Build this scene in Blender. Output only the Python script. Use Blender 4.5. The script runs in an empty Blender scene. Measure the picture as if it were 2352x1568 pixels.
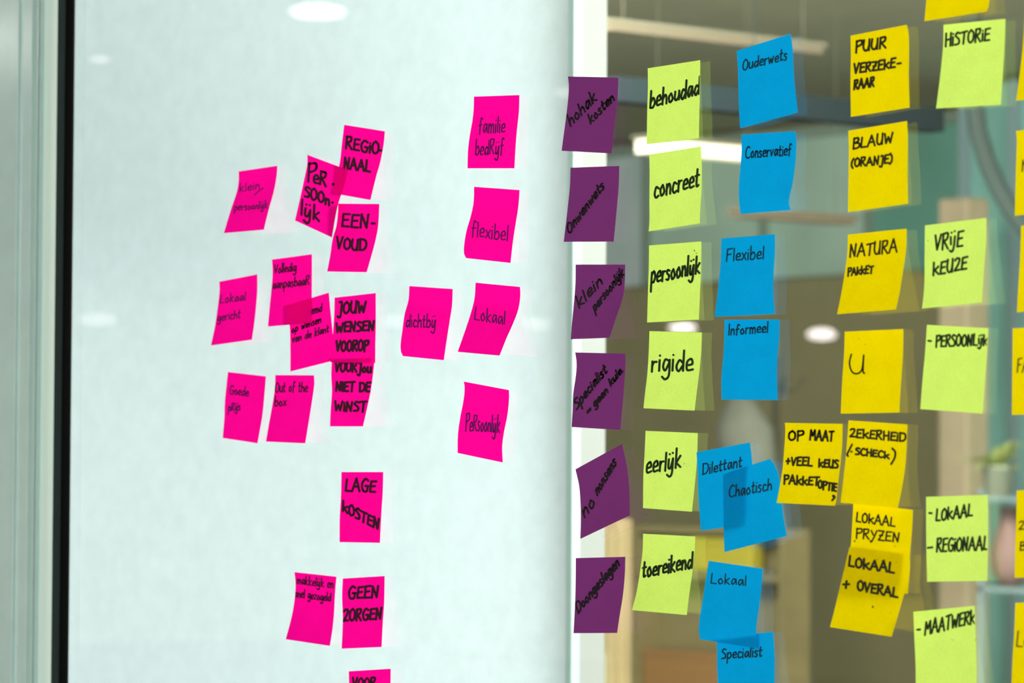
import bpy, bmesh, math, random
from mathutils import Vector, Matrix

# ------------------------------------------------------------------ camera
SC = bpy.context.scene
COL = SC.collection
W, H = 2352, 1568
FPX = 7660.0
PHI = math.radians(50.8); PITCH = math.radians(2.0); ROLL = 0.0055
FWD = Vector((-math.sin(PHI)*math.cos(PITCH), math.cos(PHI)*math.cos(PITCH), math.sin(PITCH)))
R0 = Vector((math.cos(PHI), math.sin(PHI), 0))
U0 = R0.cross(FWD)
RIGHT = R0*math.cos(ROLL) + U0*math.sin(ROLL)
UP = U0*math.cos(ROLL) - R0*math.sin(ROLL)
DIST = 3.475
EYE = Vector((0, 0, 1.5 + DIST*math.sin(PITCH))) - FWD*DIST
cam = bpy.data.cameras.new('camera'); camo = bpy.data.objects.new('camera', cam)
COL.objects.link(camo); SC.camera = camo
m = Matrix((RIGHT, UP, -FWD)).transposed().to_4x4(); m.translation = EYE
camo.matrix_world = m
cam.sensor_width = 36.0; cam.lens = 36.0*FPX/W
cam.clip_start = 0.05; cam.clip_end = 200
cam.dof.use_dof = True; cam.dof.focus_distance = 3.42; cam.dof.aperture_fstop = 8.0
cam.dof.aperture_blades = 0

# ------------------------------------------------------------------ world, lights, exposure
SC.view_settings.view_transform = 'Standard'; SC.view_settings.look = 'None'
SC.view_settings.exposure = -0.25; SC.view_settings.gamma = 1.0
SC.view_settings.use_curve_mapping = False
wd = bpy.data.worlds.new('world'); SC.world = wd; wd.use_nodes = True
wd.node_tree.nodes['Background'].inputs[0].default_value = (0.75, 0.85, 0.85, 1)
wd.node_tree.nodes['Background'].inputs[1].default_value = 0.3
SC.cycles.max_bounces = 10; SC.cycles.diffuse_bounces = 5; SC.cycles.glossy_bounces = 5
SC.cycles.transparent_max_bounces = 16; SC.cycles.transmission_bounces = 8
SC.cycles.sample_clamp_indirect = 6.0
SC.cycles.caustics_reflective = False; SC.cycles.caustics_refractive = False

def area(name, loc, size, power, col, target):
    l = bpy.data.lights.new(name, 'AREA'); l.shape = 'RECTANGLE'; l.size, l.size_y = size
    l.energy = power; l.color = col
    o = bpy.data.objects.new(name, l); COL.objects.link(o); o.location = loc
    d = Vector(target) - Vector(loc)
    o.rotation_euler = d.to_track_quat('-Z', 'Y').to_euler()
    return o
CEIL = 2.75
area('front_fill_light', (0.4, -4.8, 1.40), (4.6, 2.4), 112, (1.0, 0.99, 0.96), (-0.6, 0.0, 1.55))  # added soft fill on the camera side; no window stands there
area('near_wall_fill_light', (5.5, -9.0, 1.5), (7.0, 2.4), 1700, (1.0, 0.985, 0.93), (-10, -20, 1.5))  # unseen added light; brightens the near walls so the pane mirrors a haze
area('partition_top_fill_light', (-1.2, 0.40, 2.70), (5.0, 0.25), 8, (0.94, 1.0, 0.98), (-1.2, 0.45, 0))  # added above the gap to brighten the partition, not a fixture
area('partition_back_fill_light', (-3.42, 0.858, 1.38), (5.14, 2.7), 78, (0.98, 1.0, 0.99), (-3.42, 0.0, 1.38))  # added, hidden just behind the partition so its face glows evenly
area('office_light', (-2.3, 2.2, 2.70), (2.0, 1.2), 330, (1.0, 0.97, 0.88), (-2.9, 3.6, 0))
area('office_light', (1.0, 2.3, 2.70), (2.4, 1.6), 480, (1.0, 0.97, 0.9), (-1.6, 1.2, 0.9))

# ------------------------------------------------------------------ helpers
def ray(px, py):
    return (RIGHT*((px - W/2)/FPX) + UP*(-(py - H/2)/FPX) + FWD)
def at(px, py, Y=0.0):
    d = ray(px, py); return EYE + d*((Y - EYE.y)/d.y)
def proj(p):
    d = Vector(p) - EYE; z = d.dot(FWD)
    return (W/2 + FPX*d.dot(RIGHT)/z, H/2 - FPX*d.dot(UP)/z)

def mat(name, col, rough=0.6, metal=0.0, noise=0.0, nscale=200.0, emis=None, bump=0.0, spec=0.5):
    mt = bpy.data.materials.new(name); mt.use_nodes = True
    nt = mt.node_tree; b = nt.nodes['Principled BSDF']
    b.inputs['Base Color'].default_value = (*col, 1); b.inputs['Roughness'].default_value = rough
    b.inputs['Metallic'].default_value = metal; b.inputs['Specular IOR Level'].default_value = spec
    if noise or bump:
        tc = nt.nodes.new('ShaderNodeTexCoord'); n = nt.nodes.new('ShaderNodeTexNoise')
        n.inputs['Scale'].default_value = nscale; n.inputs['Detail'].default_value = 3
        nt.links.new(tc.outputs['Object'], n.inputs['Vector'])
        if noise:
            r = nt.nodes.new('ShaderNodeValToRGB')
            r.color_ramp.elements[0].position = 0.3; r.color_ramp.elements[1].position = 0.7
            r.color_ramp.elements[0].color = (*[c*(1-noise) for c in col], 1)
            r.color_ramp.elements[1].color = (*[min(1, c*(1+noise)) for c in col], 1)
            nt.links.new(n.outputs['Fac'], r.inputs['Fac']); nt.links.new(r.outputs['Color'], b.inputs['Base Color'])
        if bump:
            bp = nt.nodes.new('ShaderNodeBump'); bp.inputs['Strength'].default_value = bump
            bp.inputs['Distance'].default_value = 0.0005
            nt.links.new(n.outputs['Fac'], bp.inputs['Height']); nt.links.new(bp.outputs['Normal'], b.inputs['Normal'])
    if emis:
        b.inputs['Emission Color'].default_value = (*emis[0], 1); b.inputs['Emission Strength'].default_value = emis[1]
    return mt

def s2l(c):
    return tuple(((x/255)/12.92 if x/255 <= .04045 else ((x/255+.055)/1.055)**2.4) for x in c)

def paper(name, col, trans=0.42):
    """thin coloured paper: reflects and lets light through"""
    mt = bpy.data.materials.new(name); mt.use_nodes = True; nt = mt.node_tree
    nt.nodes.remove(nt.nodes['Principled BSDF']); out = nt.nodes['Material Output']
    tc = nt.nodes.new('ShaderNodeTexCoord'); n = nt.nodes.new('ShaderNodeTexNoise')
    n.inputs['Scale'].default_value = 420; n.inputs['Detail'].default_value = 2
    nt.links.new(tc.outputs['Object'], n.inputs['Vector'])
    n2 = nt.nodes.new('ShaderNodeTexNoise'); n2.inputs['Scale'].default_value = 38; n2.inputs['Detail'].default_value = 2
    nt.links.new(tc.outputs['Object'], n2.inputs['Vector'])
    ad = nt.nodes.new('ShaderNodeMath'); ad.operation = 'ADD'
    nt.links.new(n.outputs['Fac'], ad.inputs[0]); nt.links.new(n2.outputs['Fac'], ad.inputs[1])
    r = nt.nodes.new('ShaderNodeMapRange'); r.inputs['From Min'].default_value = .6; r.inputs['From Max'].default_value = 1.4
    r.inputs['To Min'].default_value = .94; r.inputs['To Max'].default_value = 1.06
    nt.links.new(ad.outputs[0], r.inputs['Value'])
    mx = nt.nodes.new('ShaderNodeVectorMath'); mx.operation = 'SCALE'
    mx.inputs[0].default_value = col
    nt.links.new(r.outputs['Result'], mx.inputs['Scale'])
    d = nt.nodes.new('ShaderNodeBsdfDiffuse'); t = nt.nodes.new('ShaderNodeBsdfTranslucent')
    nt.links.new(mx.outputs[0], d.inputs['Color']); nt.links.new(mx.outputs[0], t.inputs['Color'])
    s = nt.nodes.new('ShaderNodeMixShader'); s.inputs[0].default_value = trans
    nt.links.new(d.outputs[0], s.inputs[1]); nt.links.new(t.outputs[0], s.inputs[2])
    nt.links.new(s.outputs[0], out.inputs['Surface'])
    return mt

def glass_mat():
    mt = bpy.data.materials.new('clear_glass'); mt.use_nodes = True; nt = mt.node_tree
    nt.nodes.remove(nt.nodes['Principled BSDF']); out = nt.nodes['Material Output']
    geo = nt.nodes.new('ShaderNodeNewGeometry')
    ior = nt.nodes.new('ShaderNodeMapRange'); ior.inputs['To Min'].default_value = 1.56; ior.inputs['To Max'].default_value = 1/1.56
    nt.links.new(geo.outputs['Backfacing'], ior.inputs['Value'])
    fr = nt.nodes.new('ShaderNodeFresnel'); nt.links.new(ior.outputs['Result'], fr.inputs['IOR'])
    tr = nt.nodes.new('ShaderNodeBsdfTransparent'); tr.inputs[0].default_value = (0.965, 0.985, 0.975, 1)
    gl = nt.nodes.new('ShaderNodeBsdfGlossy'); gl.inputs['Roughness'].default_value = 0.0
    gl.inputs['Color'].default_value = (1, 1, 1, 1)
    s = nt.nodes.new('ShaderNodeMixShader')
    nt.links.new(fr.outputs[0], s.inputs[0]); nt.links.new(tr.outputs[0], s.inputs[1]); nt.links.new(gl.outputs[0], s.inputs[2])
    nt.links.new(s.outputs[0], out.inputs['Surface'])
    return mt

def link(name, me, mt, parent=None):
    o = bpy.data.objects.new(name, me); COL.objects.link(o)
    if mt: me.materials.append(mt)
    if parent: o.parent = parent
    return o
def bm_box(bm, x0, y0, z0, x1, y1, z1, bev=0.0):
    r = bmesh.ops.create_cube(bm, size=1.0)
    for v in r['verts']:
        v.co = Vector(((x0+x1)/2 + v.co.x*(x1-x0), (y0+y1)/2 + v.co.y*(y1-y0), (z0+z1)/2 + v.co.z*(z1-z0)))
    if bev:
        es = list({e for v in r['verts'] for e in v.link_edges})
        bmesh.ops.bevel(bm, geom=es, offset=bev, segments=2, affect='EDGES', profile=0.5)
def box(name, a, b, mt, parent=None, bev=0.0):
    bm = bmesh.new()
    lo = [min(a[i], b[i]) for i in range(3)]; hi = [max(a[i], b[i]) for i in range(3)]
    bm_box(bm, *lo, *hi, bev)
    me = bpy.data.meshes.new(name); bm.to_mesh(me); bm.free()
    return link(name, me, mt, parent)
def struct(o): o['kind'] = 'structure'; return o
def tag(o, label, cat, group=None):
    o['label'] = label; o['category'] = cat
    if group: o['group'] = group
    return o
def empty(name, loc=(0, 0, 0)):
    o = bpy.data.objects.new(name, None); COL.objects.link(o); o.location = loc; o.empty_display_size = .05
    return o
def reparent(root, *kids):
    for k in kids:
        k.parent = root; k.matrix_parent_inverse = Matrix.Translation(-root.location)
def lathe(name, prof, mt, loc=(0, 0, 0), seg=24, parent=None, sx=1, sy=1):
    bm = bmesh.new(); rings = []
    for r, z in prof:
        rings.append([bm.verts.new((loc[0]+r*sx*math.cos(2*math.pi*k/seg), loc[1]+r*sy*math.sin(2*math.pi*k/seg), loc[2]+z)) for k in range(seg)])
    for a, b in zip(rings, rings[1:]):
        for k in range(seg): bm.faces.new((a[k], a[(k+1) % seg], b[(k+1) % seg], b[k]))
    bm.faces.new(rings[0][::-1]); bm.faces.new(rings[-1])
    for f in bm.faces: f.smooth = True
    me = bpy.data.meshes.new(name); bm.to_mesh(me); bm.free()
    return link(name, me, mt, parent)
def tube(name, pts, rad, mt, parent=None, seg=10):
    bm = bmesh.new(); rings = []
    pts = [Vector(p) for p in pts]
    for i, p in enumerate(pts):
        t = (pts[min(i+1, len(pts)-1)] - pts[max(i-1, 0)]).normalized()
        a = t.cross(Vector((0.3, 1, 0.2))).normalized(); b = t.cross(a)
        r = rad[i] if isinstance(rad, (list, tuple)) else rad
        rings.append([bm.verts.new(p + a*r*math.cos(2*math.pi*k/seg) + b*r*math.sin(2*math.pi*k/seg)) for k in range(seg)])
    for a, b in zip(rings, rings[1:]):
        for k in range(seg): bm.faces.new((a[k], a[(k+1) % seg], b[(k+1) % seg], b[k]))
    bm.faces.new(rings[0][::-1]); bm.faces.new(rings[-1])
    bmesh.ops.recalc_face_normals(bm, faces=bm.faces)
    for f in bm.faces: f.smooth = True
    me = bpy.data.meshes.new(name); bm.to_mesh(me); bm.free()
    return link(name, me, mt, parent)

# ------------------------------------------------------------------ the setting
GT = 0.0063                                   # pane thickness
YP = 0.78                                     # white partition behind the glass
YB = 6.5                                      # far wall of the office behind
white = None
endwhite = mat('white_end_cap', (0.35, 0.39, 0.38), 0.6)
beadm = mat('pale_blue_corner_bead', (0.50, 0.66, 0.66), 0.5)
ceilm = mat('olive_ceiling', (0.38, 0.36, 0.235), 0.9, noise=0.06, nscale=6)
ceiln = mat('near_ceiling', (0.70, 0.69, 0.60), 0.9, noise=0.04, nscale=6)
floorm = mat('brown_floor', (0.20, 0.165, 0.10), 0.6, noise=0.15, nscale=4)
nearfloor = mat('grey_carpet', (0.30, 0.31, 0.29), 0.9, noise=0.2, nscale=60)
backm = mat('olive_back_wall', (0.41, 0.37, 0.19), 0.85, noise=0.05, nscale=5)
sidem = mat('side_wall_paint', (0.42, 0.44, 0.38), 0.85, noise=0.03, nscale=4)
nearm = mat('near_room_paint', (0.80, 0.77, 0.60), 0.85, noise=0.05, nscale=3)

glass = struct(box('window_1', (-8.0, 0, 0.08), (4.0, GT, 2.68), glass_mat()))
s_blk_r = at(165, 784).x; s_blk_l = at(131.5, 784).x; s_lt = at(101.5, 784).x
# cut pane at the frame
for v in glass.data.vertices:
    if v.co.x < 0: v.co.x = s_blk_l
struct(box('trim_1', (s_blk_r, -0.02, 2.68), (4.0, 0.05, CEIL), mat('grey_rail', (0.4, 0.45, 0.44), 0.4, 0.6)))
struct(box('trim_2', (s_blk_r, -0.02, 0.0), (4.0, 0.05, 0.08), mat('grey_sill', (0.4, 0.45, 0.44), 0.4, 0.6)))
struct(box('floor', (-20, -14, -0.1), (6, YB, 0), nearfloor))
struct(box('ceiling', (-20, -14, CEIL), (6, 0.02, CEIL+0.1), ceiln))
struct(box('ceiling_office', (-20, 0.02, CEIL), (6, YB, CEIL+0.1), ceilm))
struct(box('wall_back', (-20, YB, 0), (6, YB+0.1, CEIL), backm))
struct(box('wall_front', (-20, -14.1, 0), (6, -14, CEIL), nearm))
struct(box('wall_left', (-20.1, -14, 0), (-20, YB, CEIL), nearm))
struct(box('wall_right', (6, -14, 0), (6.1, YB, CEIL), sidem))
struct(box('wall_beside_frame', (-20, 0.0, 0), (s_lt-0.30, 0.10, CEIL), sidem))
struct(box('wall_beside_glass', (4.0, 0.0, 0), (6.0, 0.10, CEIL), sidem))
# aluminium frame on the left
alu = mat('brushed_aluminium', (0.60, 0.78, 0.80), 0.16, 0.2, noise=0.03, nscale=30)
alu2 = mat('pale_aluminium_lip', (0.80, 0.95, 0.93), 0.5, 0.0)
fr = empty('trim_3', (s_lt, 0, 0)); struct(fr)
p1 = box('frame_profile', (s_lt-0.30, -0.022, 0), (s_lt, 0.012, CEIL), alu, bev=0.001)
lx = at(37, 784, -0.022).x; lx2 = at(82, 784, -0.022).x; lx3 = at(60, 784, -0.022).x
p2 = box('ridge', (lx-0.004, -0.0255, 0), (lx+0.004, -0.021, CEIL), alu, bev=0.001)
p3 = box('ridge', (lx2-0.0015, -0.0235, 0), (lx2+0.0015, -0.021, CEIL), alu, bev=0.0005)
p4 = box('lip', (s_lt, -0.004, 0), (s_blk_l, 0.0, CEIL), alu2)
reparent(fr, p1, p2, p3, p4)
mid = (s_blk_l*0.47 + s_blk_r*0.53)
blk = mat('dark_rubber', s2l((6, 26, 28)), 0.45); blk2 = mat('black_rubber', (0.001, 0.0015, 0.0015), 0.7, spec=0.1)
ga = empty('trim_4', (s_blk_l, 0, 0)); struct(ga)
g1 = box('gasket', (s_blk_l, -0.004, 0), (mid, 0.0, CEIL), blk)
g2 = box('gasket_groove', (mid, -0.0025, 0), (s_blk_r, 0.0, CEIL), blk2)
reparent(ga, g1, g2)
g1.location.y = -0.0001; g2.location.y = -0.0001

# white partition behind the glass, with its end cap
pe = at(1319, 784, YP).x
def y_for_px(X, px, z=1.6, lo=0.0, hi=12.0):
    for _ in range(60):
        md = (lo+hi)/2
        if proj((X, md, z))[0] < px: lo = md
        else: hi = md
    return md
yq = y_for_px(pe, 1391)
wp = empty('wall_partition', (pe, YP, 0)); struct(wp)
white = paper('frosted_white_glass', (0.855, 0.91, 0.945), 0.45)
q1 = box('front_face', (-7.0, YP, 0), (pe-0.012, YP+0.012, CEIL), white)
print('PE', pe, yq)
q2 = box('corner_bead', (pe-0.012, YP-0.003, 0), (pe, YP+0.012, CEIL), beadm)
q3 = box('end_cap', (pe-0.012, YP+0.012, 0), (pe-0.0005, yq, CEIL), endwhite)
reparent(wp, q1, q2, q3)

# ------------------------------------------------------------------ office behind the glass (out of focus)
teal = mat('teal_frosted_pane', (0.62, 0.85, 0.70), 0.5, noise=0.12, nscale=2.5)
teal2 = mat('grey_teal_frosted_pane', (0.80, 0.98, 0.98), 0.5, noise=0.08, nscale=3)
teal3 = mat('deep_teal_frosted_pane', (0.22, 0.55, 0.44), 0.5, noise=0.12, nscale=2.5)
tealR = mat('blue_teal_pane', (0.28, 0.58, 0.51), 0.4, noise=0.14, nscale=3)
mull = mat('grey_green_frame', (0.34, 0.46, 0.37), 0.5)
ztop = CEIL-0.02; zlow = at(1700, 645, YB).z
wn = empty('window_2', (at(1800, 400, YB).x, YB, zlow)); struct(wn)
edges = [1330, 1500, 1770, 2010, 2230]
for i, (a_, b_) in enumerate(zip(edges, edges[1:])):
    xa, xb = at(a_, 500, YB-.03).x, at(b_, 500, YB-.03).x
    reparent(wn, box('pane', (xa+.02, YB-0.05, zlow), (xb-.02, YB-0.02, ztop-.04), teal2 if i == 0 else teal3 if i == 3 else teal))
    reparent(wn, box('mullion', (xb-.02, YB-0.07, zlow), (xb+.02, YB-0.01, ztop-.04), mull))
reparent(wn, box('head_rail', (at(1330, 500, YB).x, YB-0.08, ztop-.04), (at(2240, 500, YB).x, YB-0.01, ztop), mull))
# tall blue-green glazed panel at the right
wr = empty('window_3', (at(2240, 800, YB-.6).x, YB-.6, 0)); struct(wr)
xr = at(2236, 800, YB-.6).x
pw = [0, .22, .5, .9, 1.4]
for a_, b_ in zip(pw, pw[1:]):
    reparent(wr, box('pane', (xr+a_+.012, YB-0.62, 0), (xr+b_-.012, YB-0.60, ztop), tealR))
    reparent(wr, box('mullion', (xr+a_-.012, YB-0.66, 0), (xr+a_+.012, YB-0.58, ztop), mat('blue_grey_frame', (0.30, 0.42, 0.44), 0.5)))
# tan post
tan = mat('tan_wood', (0.54, 0.44, 0.28), 0.6, noise=0.08, nscale=8)
xa, xb = at(2164, 800, 5.3).x, at(2232, 800, 5.3).x
po = box('wooden_post', (xa, 5.28, 0), (xb, 5.38, at(2200, 455, 5.3).z), tan, bev=.01)
tag(po, 'tall tan wooden post standing blurred behind the glass at the right', 'post')
# ceiling items, all running away from the glass
def ceil_bar(name, p0, px1, Y0, wdt, hgt, mt):
    a = at(p0[0], p0[1], Y0); Y1 = y_for_px(a.x, px1, a.z, Y0, 14)
    Y1 = min(Y1, YB-0.1)
    return a, Y1, box(name, (a.x-wdt/2, Y0, a.z-hgt/2), (a.x+wdt/2, Y1, a.z+hgt/2), mt)
warm = mat('warm_lamp_diffuser', (0.9, 0.85, 0.7), 0.5, emis=((1.0, 0.86, 0.62), 0.80))
warm2 = mat('dim_warm_lamp_and_reflection', (0.15, 0.125, 0.08), 0.5, emis=((1.0, 0.85, 0.6), 0.03))
dark = mat('dark_track_metal', (0.006, 0.012, 0.014), 0.8, spec=0.1)
hous = mat('olive_lamp_housing', (0.16, 0.15, 0.10), 0.7)
def lin_lamp(p0, px1, Y0, mt, label, w=0.05, h=0.016):
    a, Y1, body = ceil_bar('diffuser', p0, px1, Y0, w, h, mt)
    r = empty('linear_lamp', (a.x, Y0, a.z))
    hs = box('housing', (a.x-w/2-.004, Y0-.01, a.z+h/2), (a.x+w/2+.004, Y1+.01, a.z+h/2+.01), hous)
    rods = [box('wire', (a.x-.0006, yy-.0006, a.z+h/2+.01), (a.x+.0006, yy+.0006, CEIL), hous) for yy in (Y0+.05, Y1-.05)]
    reparent(r, body, hs, *rods); tag(r, label, 'lamp', 'linear office lamps behind the glass')
lin_lamp((1475, 335), 1745, 3.2, warm, 'bright cream linear lamp glowing blurred between the top yellow-green notes', h=.034)
lin_lamp((1392, 62), 1880, 2.6, warm2, 'faint warm linear lamp highest under the ceiling behind the glass', w=.03)
lin_lamp((1690, 492), 1950, 3.6, warm2, 'faint warm strip standing in for a lamp reflection, beneath the two upper blue notes')  # low-contrast bar modelled in place of a lamp's reflection
a, Y1, tr = ceil_bar('ceiling_track', (1400, 205), 2150, 2.2, 0.05, 0.05, dark)
r = empty('ceiling_track', (a.x, 2.2, a.z)); tr.name = 'rail'
reparent(r, tr, *[box('hanger', (a.x-.0008, yy-.0008, a.z+.02), (a.x+.0008, yy+.0008, CEIL), dark) for yy in (2.6, 4.0, 5.2)])
tag(r, 'dark ceiling track running away behind the glass at upper right', 'track')
# hanging dark duct
pts = [at(x, y, 4.2) for x, y in [(2232, 120), (2236, 220), (2246, 300), (2266, 370), (2292, 430), (2325, 485), (2362, 530), (2410, 560)]]
pts[0].z = CEIL
du = tube('flexible_duct', pts, 0.024, mat('dark_duct', (0.07, 0.10, 0.09), 0.9, spec=0.1), seg=12)
tag(du, 'dark curved flexible duct sagging from the ceiling at far right', 'duct')

# shelving unit with boxes
wood = mat('dark_shelf_wood', (0.20, 0.165, 0.07), 0.6, noise=0.12, nscale=9)
ys = 4.2
def shelf_unit(px0, px1, pytop, Y, dep, levels, label, mt, backp=True):
    x0, x1 = at(px0, 1300, Y).x, at(px1, 1300, Y).x; zt = at(px0, pytop, Y).z
    r = empty('shelving_unit', ((x0+x1)/2, Y, 0)); ks = []
    ks += [box('side_panel', (x0, Y, 0), (x0+.02, Y+dep, zt), mt), box('side_panel', (x1-.02, Y, 0), (x1, Y+dep, zt), mt)]
    ks += [box('shelf', (x0+.02, Y, z-.02), (x1-.02, Y+dep, z), mt) for z in levels + [zt]]
    if backp: ks.append(box('back_panel', (x0+.02, Y+dep-.01, 0.02), (x1-.02, Y+dep, zt-.02), mt))
    reparent(r, *ks); tag(r, label, 'shelf'); return x0, x1, zt
lv = [at(1600, 1312, ys).z, at(1600, 1640, ys).z, 0.35]
shelf_unit(1452, 1800, 1205, ys, .10, lv, 'low dark brown shelving unit blurred behind the lower blue notes', wood)
yel = mat('yellow_box_card', (0.42, 0.36, 0.03), 0.6); org = mat('orange_box_card', (0.27, 0.14, 0.045), 0.6)
def storage_box(px0, px1, pytop, z0, Y, mt, label, name='storage_box'):
    x0, x1 = at(px0, 1300, Y).x, at(px1, 1300, Y).x; zt = at(px0, pytop, Y).z
    r = empty(name, ((x0+x1)/2, Y, z0))
    reparent(r, box('body', (x0, Y, z0), (x1, Y+.05, zt-.012), mt, bev=.004), box('lid', (x0-.004, Y-.004, zt-.02), (x1+.004, Y+.054, zt), mt, bev=.003))
    tag(r, label, 'box')
storage_box(1590, 1725, 1232, lv[0]+.001, ys+.02, yel, 'yellow storage box on the upper shelf behind the glass')
storage_box(1478, 1700, 1490, lv[1]+.001, ys+.02, org, 'orange storage box on the shelf below the yellow box')
# tan cabinet next to the partition
tc = mat('tan_cabinet', (0.32, 0.25, 0.12), 0.6, noise=0.1, nscale=6)
x0, x1 = at(1300, 1300, 3.2).x, at(1425, 1300, 3.2).x
r = empty('cabinet', ((x0+x1)/2, 3.2, 0)); zt = at(1400, 1190, 3.2).z
reparent(r, box('body', (x0, 3.2, 0), (x1, 3.24, zt), tc, bev=.005), box('door', (x0+.01, 3.185, .05), (x1-.01, 3.199, zt-.03), tc, bev=.003),
         box('handle', (x1-.05, 3.165, .9), (x1-.04, 3.186, 1.02), mull))
tag(r, 'tan wooden cabinet blurred beside the white partition edge', 'cabinet')
# coat hanging on a stand
coatm = mat('pale_grey_coat', (0.37, 0.38, 0.30), 0.9, noise=0.12, nscale=12)
cc = at(1722, 900, 5.4); cb = at(1800, 1500, 5.4)
r = empty('coat_stand', (cc.x+.02, 5.48, 0))
reparent(r, tube('pole', [(cc.x+.02, 5.5, 0.03), (cc.x+.02, 5.5, cc.z+.12)], .012, hous), lathe('base', [(.18, 0), (.18, .02), (.03, .035)], hous, (cc.x+.02, 5.5, 0)),
         *[tube('hook', [(cc.x+.02, 5.5, cc.z+.02), (cc.x+.02+.06*math.cos(k), 5.5+.06*math.sin(k), cc.z+.0), (cc.x+.02+.10*math.cos(k), 5.5+.10*math.sin(k), cc.z+.05)], .005, hous) for k in (0.5, 2.1, 3.7, 5.2)])
tag(r, 'dark coat stand behind the pale grey coat', 'coat stand')
bm = bmesh.new(); rings = []
prof = [(0, .03, .03), (.05, .07, .05), (.12, .12, .07), (.25, .115, .07), (.5, .13, .08), (.8, .155, .09), (1.05, .17, .095)]
for k_, (dz, rx, ry) in enumerate(prof):
    t_ = dz/1.05
    cx = cc.x*(1-t_) + cb.x*t_
    rings.append([bm.verts.new((cx + rx*math.cos(q*math.pi/12)*(1+.10*math.sin(q*2.6)*t_), 5.36 + ry*math.sin(q*math.pi/12)*(1+.14*math.cos(q*3.1)*t_), cc.z-dz)) for q in range(24)])
for a_, b_ in zip(rings, rings[1:]):
    for q in range(24): bm.faces.new((a_[q], b_[q], b_[(q+1) % 24], a_[(q+1) % 24]))
bm.faces.new(rings[0]); bm.faces.new(rings[-1][::-1])
for f in bm.faces: f.smooth = True
me = bpy.data.meshes.new('coat'); bm.to_mesh(me); bm.free()
tag(link('coat', me, coatm), 'long pale grey coat hanging blurred behind the blue notes', 'coat')
# right rack with plant and pink vase
rackm = mat('grey_blue_rack', (0.26, 0.36, 0.36), 0.5)
yr = 4.6
rl = [at(2290, 1140, yr).z, at(2320, 1350, yr).z, .4]
x0, x1 = at(2246, 1300, yr).x, at(2420, 1300, yr).x
r = empty('metal_rack', ((x0+x1)/2, yr, 0)); ks = []
for xx in (x0, x1-.015):
    for yy in (yr, yr+.285): ks.append(box('upright', (xx, yy, 0), (xx+.015, yy+.015, rl[0]+.02), rackm))
ks += [box('shelf', (x0, yr, z-.012), (x1, yr+.3, z), rackm) for z in rl]
reparent(r, *ks); tag(r, 'grey-blue metal rack with two visible shelves at the right edge', 'rack')
pc = at(2292, 1100, yr+.12)
r = empty('potted_plant', (pc.x, yr+.12, rl[0]))
potz = 0.075
pot = lathe('pot', [(.035, 0), (.045, potz), (.048, potz), (.048, potz+.008)], mat('pale_pot', (0.5, 0.55, 0.4), 0.6), (pc.x, yr+.12, rl[0]))
ks = [pot]; leafm = mat('yellow_green_leaf', (0.42, 0.50, 0.16), 0.5)
random.seed(4)
for k in range(22):
    an = k*2.4; el = .35 + .9*random.random(); L = .09 + .06*random.random()
    bm = bmesh.new(); base = Vector((pc.x, yr+.12, rl[0]+potz))
    dr = Vector((math.cos(an)*math.cos(el), math.sin(an)*math.cos(el), math.sin(el))); sd = dr.cross(Vector((0, 0, 1))).normalized()
    prev = None
    for j in range(6):
        t_ = j/5; c_ = base + dr*L*t_ + Vector((0, 0, -.05*t_*t_)); w_ = .018*math.sin(math.pi*min(1, t_*.93+.07))
        cur = (bm.verts.new(c_-sd*w_), bm.verts.new(c_+Vector((0, 0, -.004))), bm.verts.new(c_+sd*w_))
        if prev: bm.faces.new((prev[0], prev[1], cur[1], cur[0])); bm.faces.new((prev[1], prev[2], cur[2], cur[1]))
        prev = cur
    me = bpy.data.meshes.new('leaf'); bm.to_mesh(me); bm.free(); ks.append(link('leaf', me, leafm))
reparent(r, *ks); tag(r, 'small yellow-green leafy plant in a pale pot on the rack', 'plant')
vc = at(2322, 1300, yr+.15)
tag(lathe('vase', [(.03, 0), (.055, .04), (.06, .09), (.04, .15), (.028, .19), (.034, .215)], mat('dusty_pink_glaze', (0.36, 0.22, 0.19), 0.6), (vc.x, yr+.15, rl[1]+.001)),
    'dusty pink round-bellied vase on the rack below the plant', 'vase')

# near-side pendant lamps, seen only as reflections in the pane
glow = mat('pendant_glow', (1, .9, .88), 0.5, emis=((1.0, 0.88, 0.86), 14.0))
glow2 = mat('pendant_glow_dim', (1, .9, .88), 0.5, emis=((1.0, 0.9, 0.85), 1.5))
glow3 = mat('large_pendant_glow', (1, .92, .9), 0.5, emis=((1.0, 0.93, 0.9), 4.0))
glow4 = mat('near_pendant_glow', (1, .9, .88), 0.5, emis=((1.0, 0.86, 0.78), 45.0))
def pendant(px, py, wpx, hpx, depth, mt, label):
    v = EYE + ray(px, py)*depth                 # where the mirror image stands
    loc = Vector((v.x, 2*0.0 - v.y, v.z)); rr = wpx/FPX*depth/2; hh = hpx/FPX*depth/2
    r = empty('pendant_lamp', loc)
    sh = lathe('lamp_shade', [(rr*.25, -hh), (rr*.8, -hh*.75), (rr, -hh*.1), (rr*.9, hh*.5), (rr*.4, hh)], mt, loc)
    co = tube('cord', [loc+Vector((0, 0, hh)), Vector((loc.x, loc.y, CEIL))], .003, dark, seg=6)
    reparent(r, sh, co); tag(r, label, 'lamp', 'pendant lamps mirrored in the pane')
pendant(1885, 767, 66, 26, 16, glow, 'round pendant lamp mirrored as a pink-white glow left of the U note')
pendant(1566, 752, 62, 26, 17, glow, 'round pendant lamp mirrored as a glow above the rigide note')
pendant(1228, 743, 70, 22, 18, glow2, 'round pendant lamp mirrored faintly right of the magenta lokaal note')
pendant(905, 738, 70, 22, 19, glow2, 'round pendant lamp mirrored faintly left of the dichtbij note')
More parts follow.
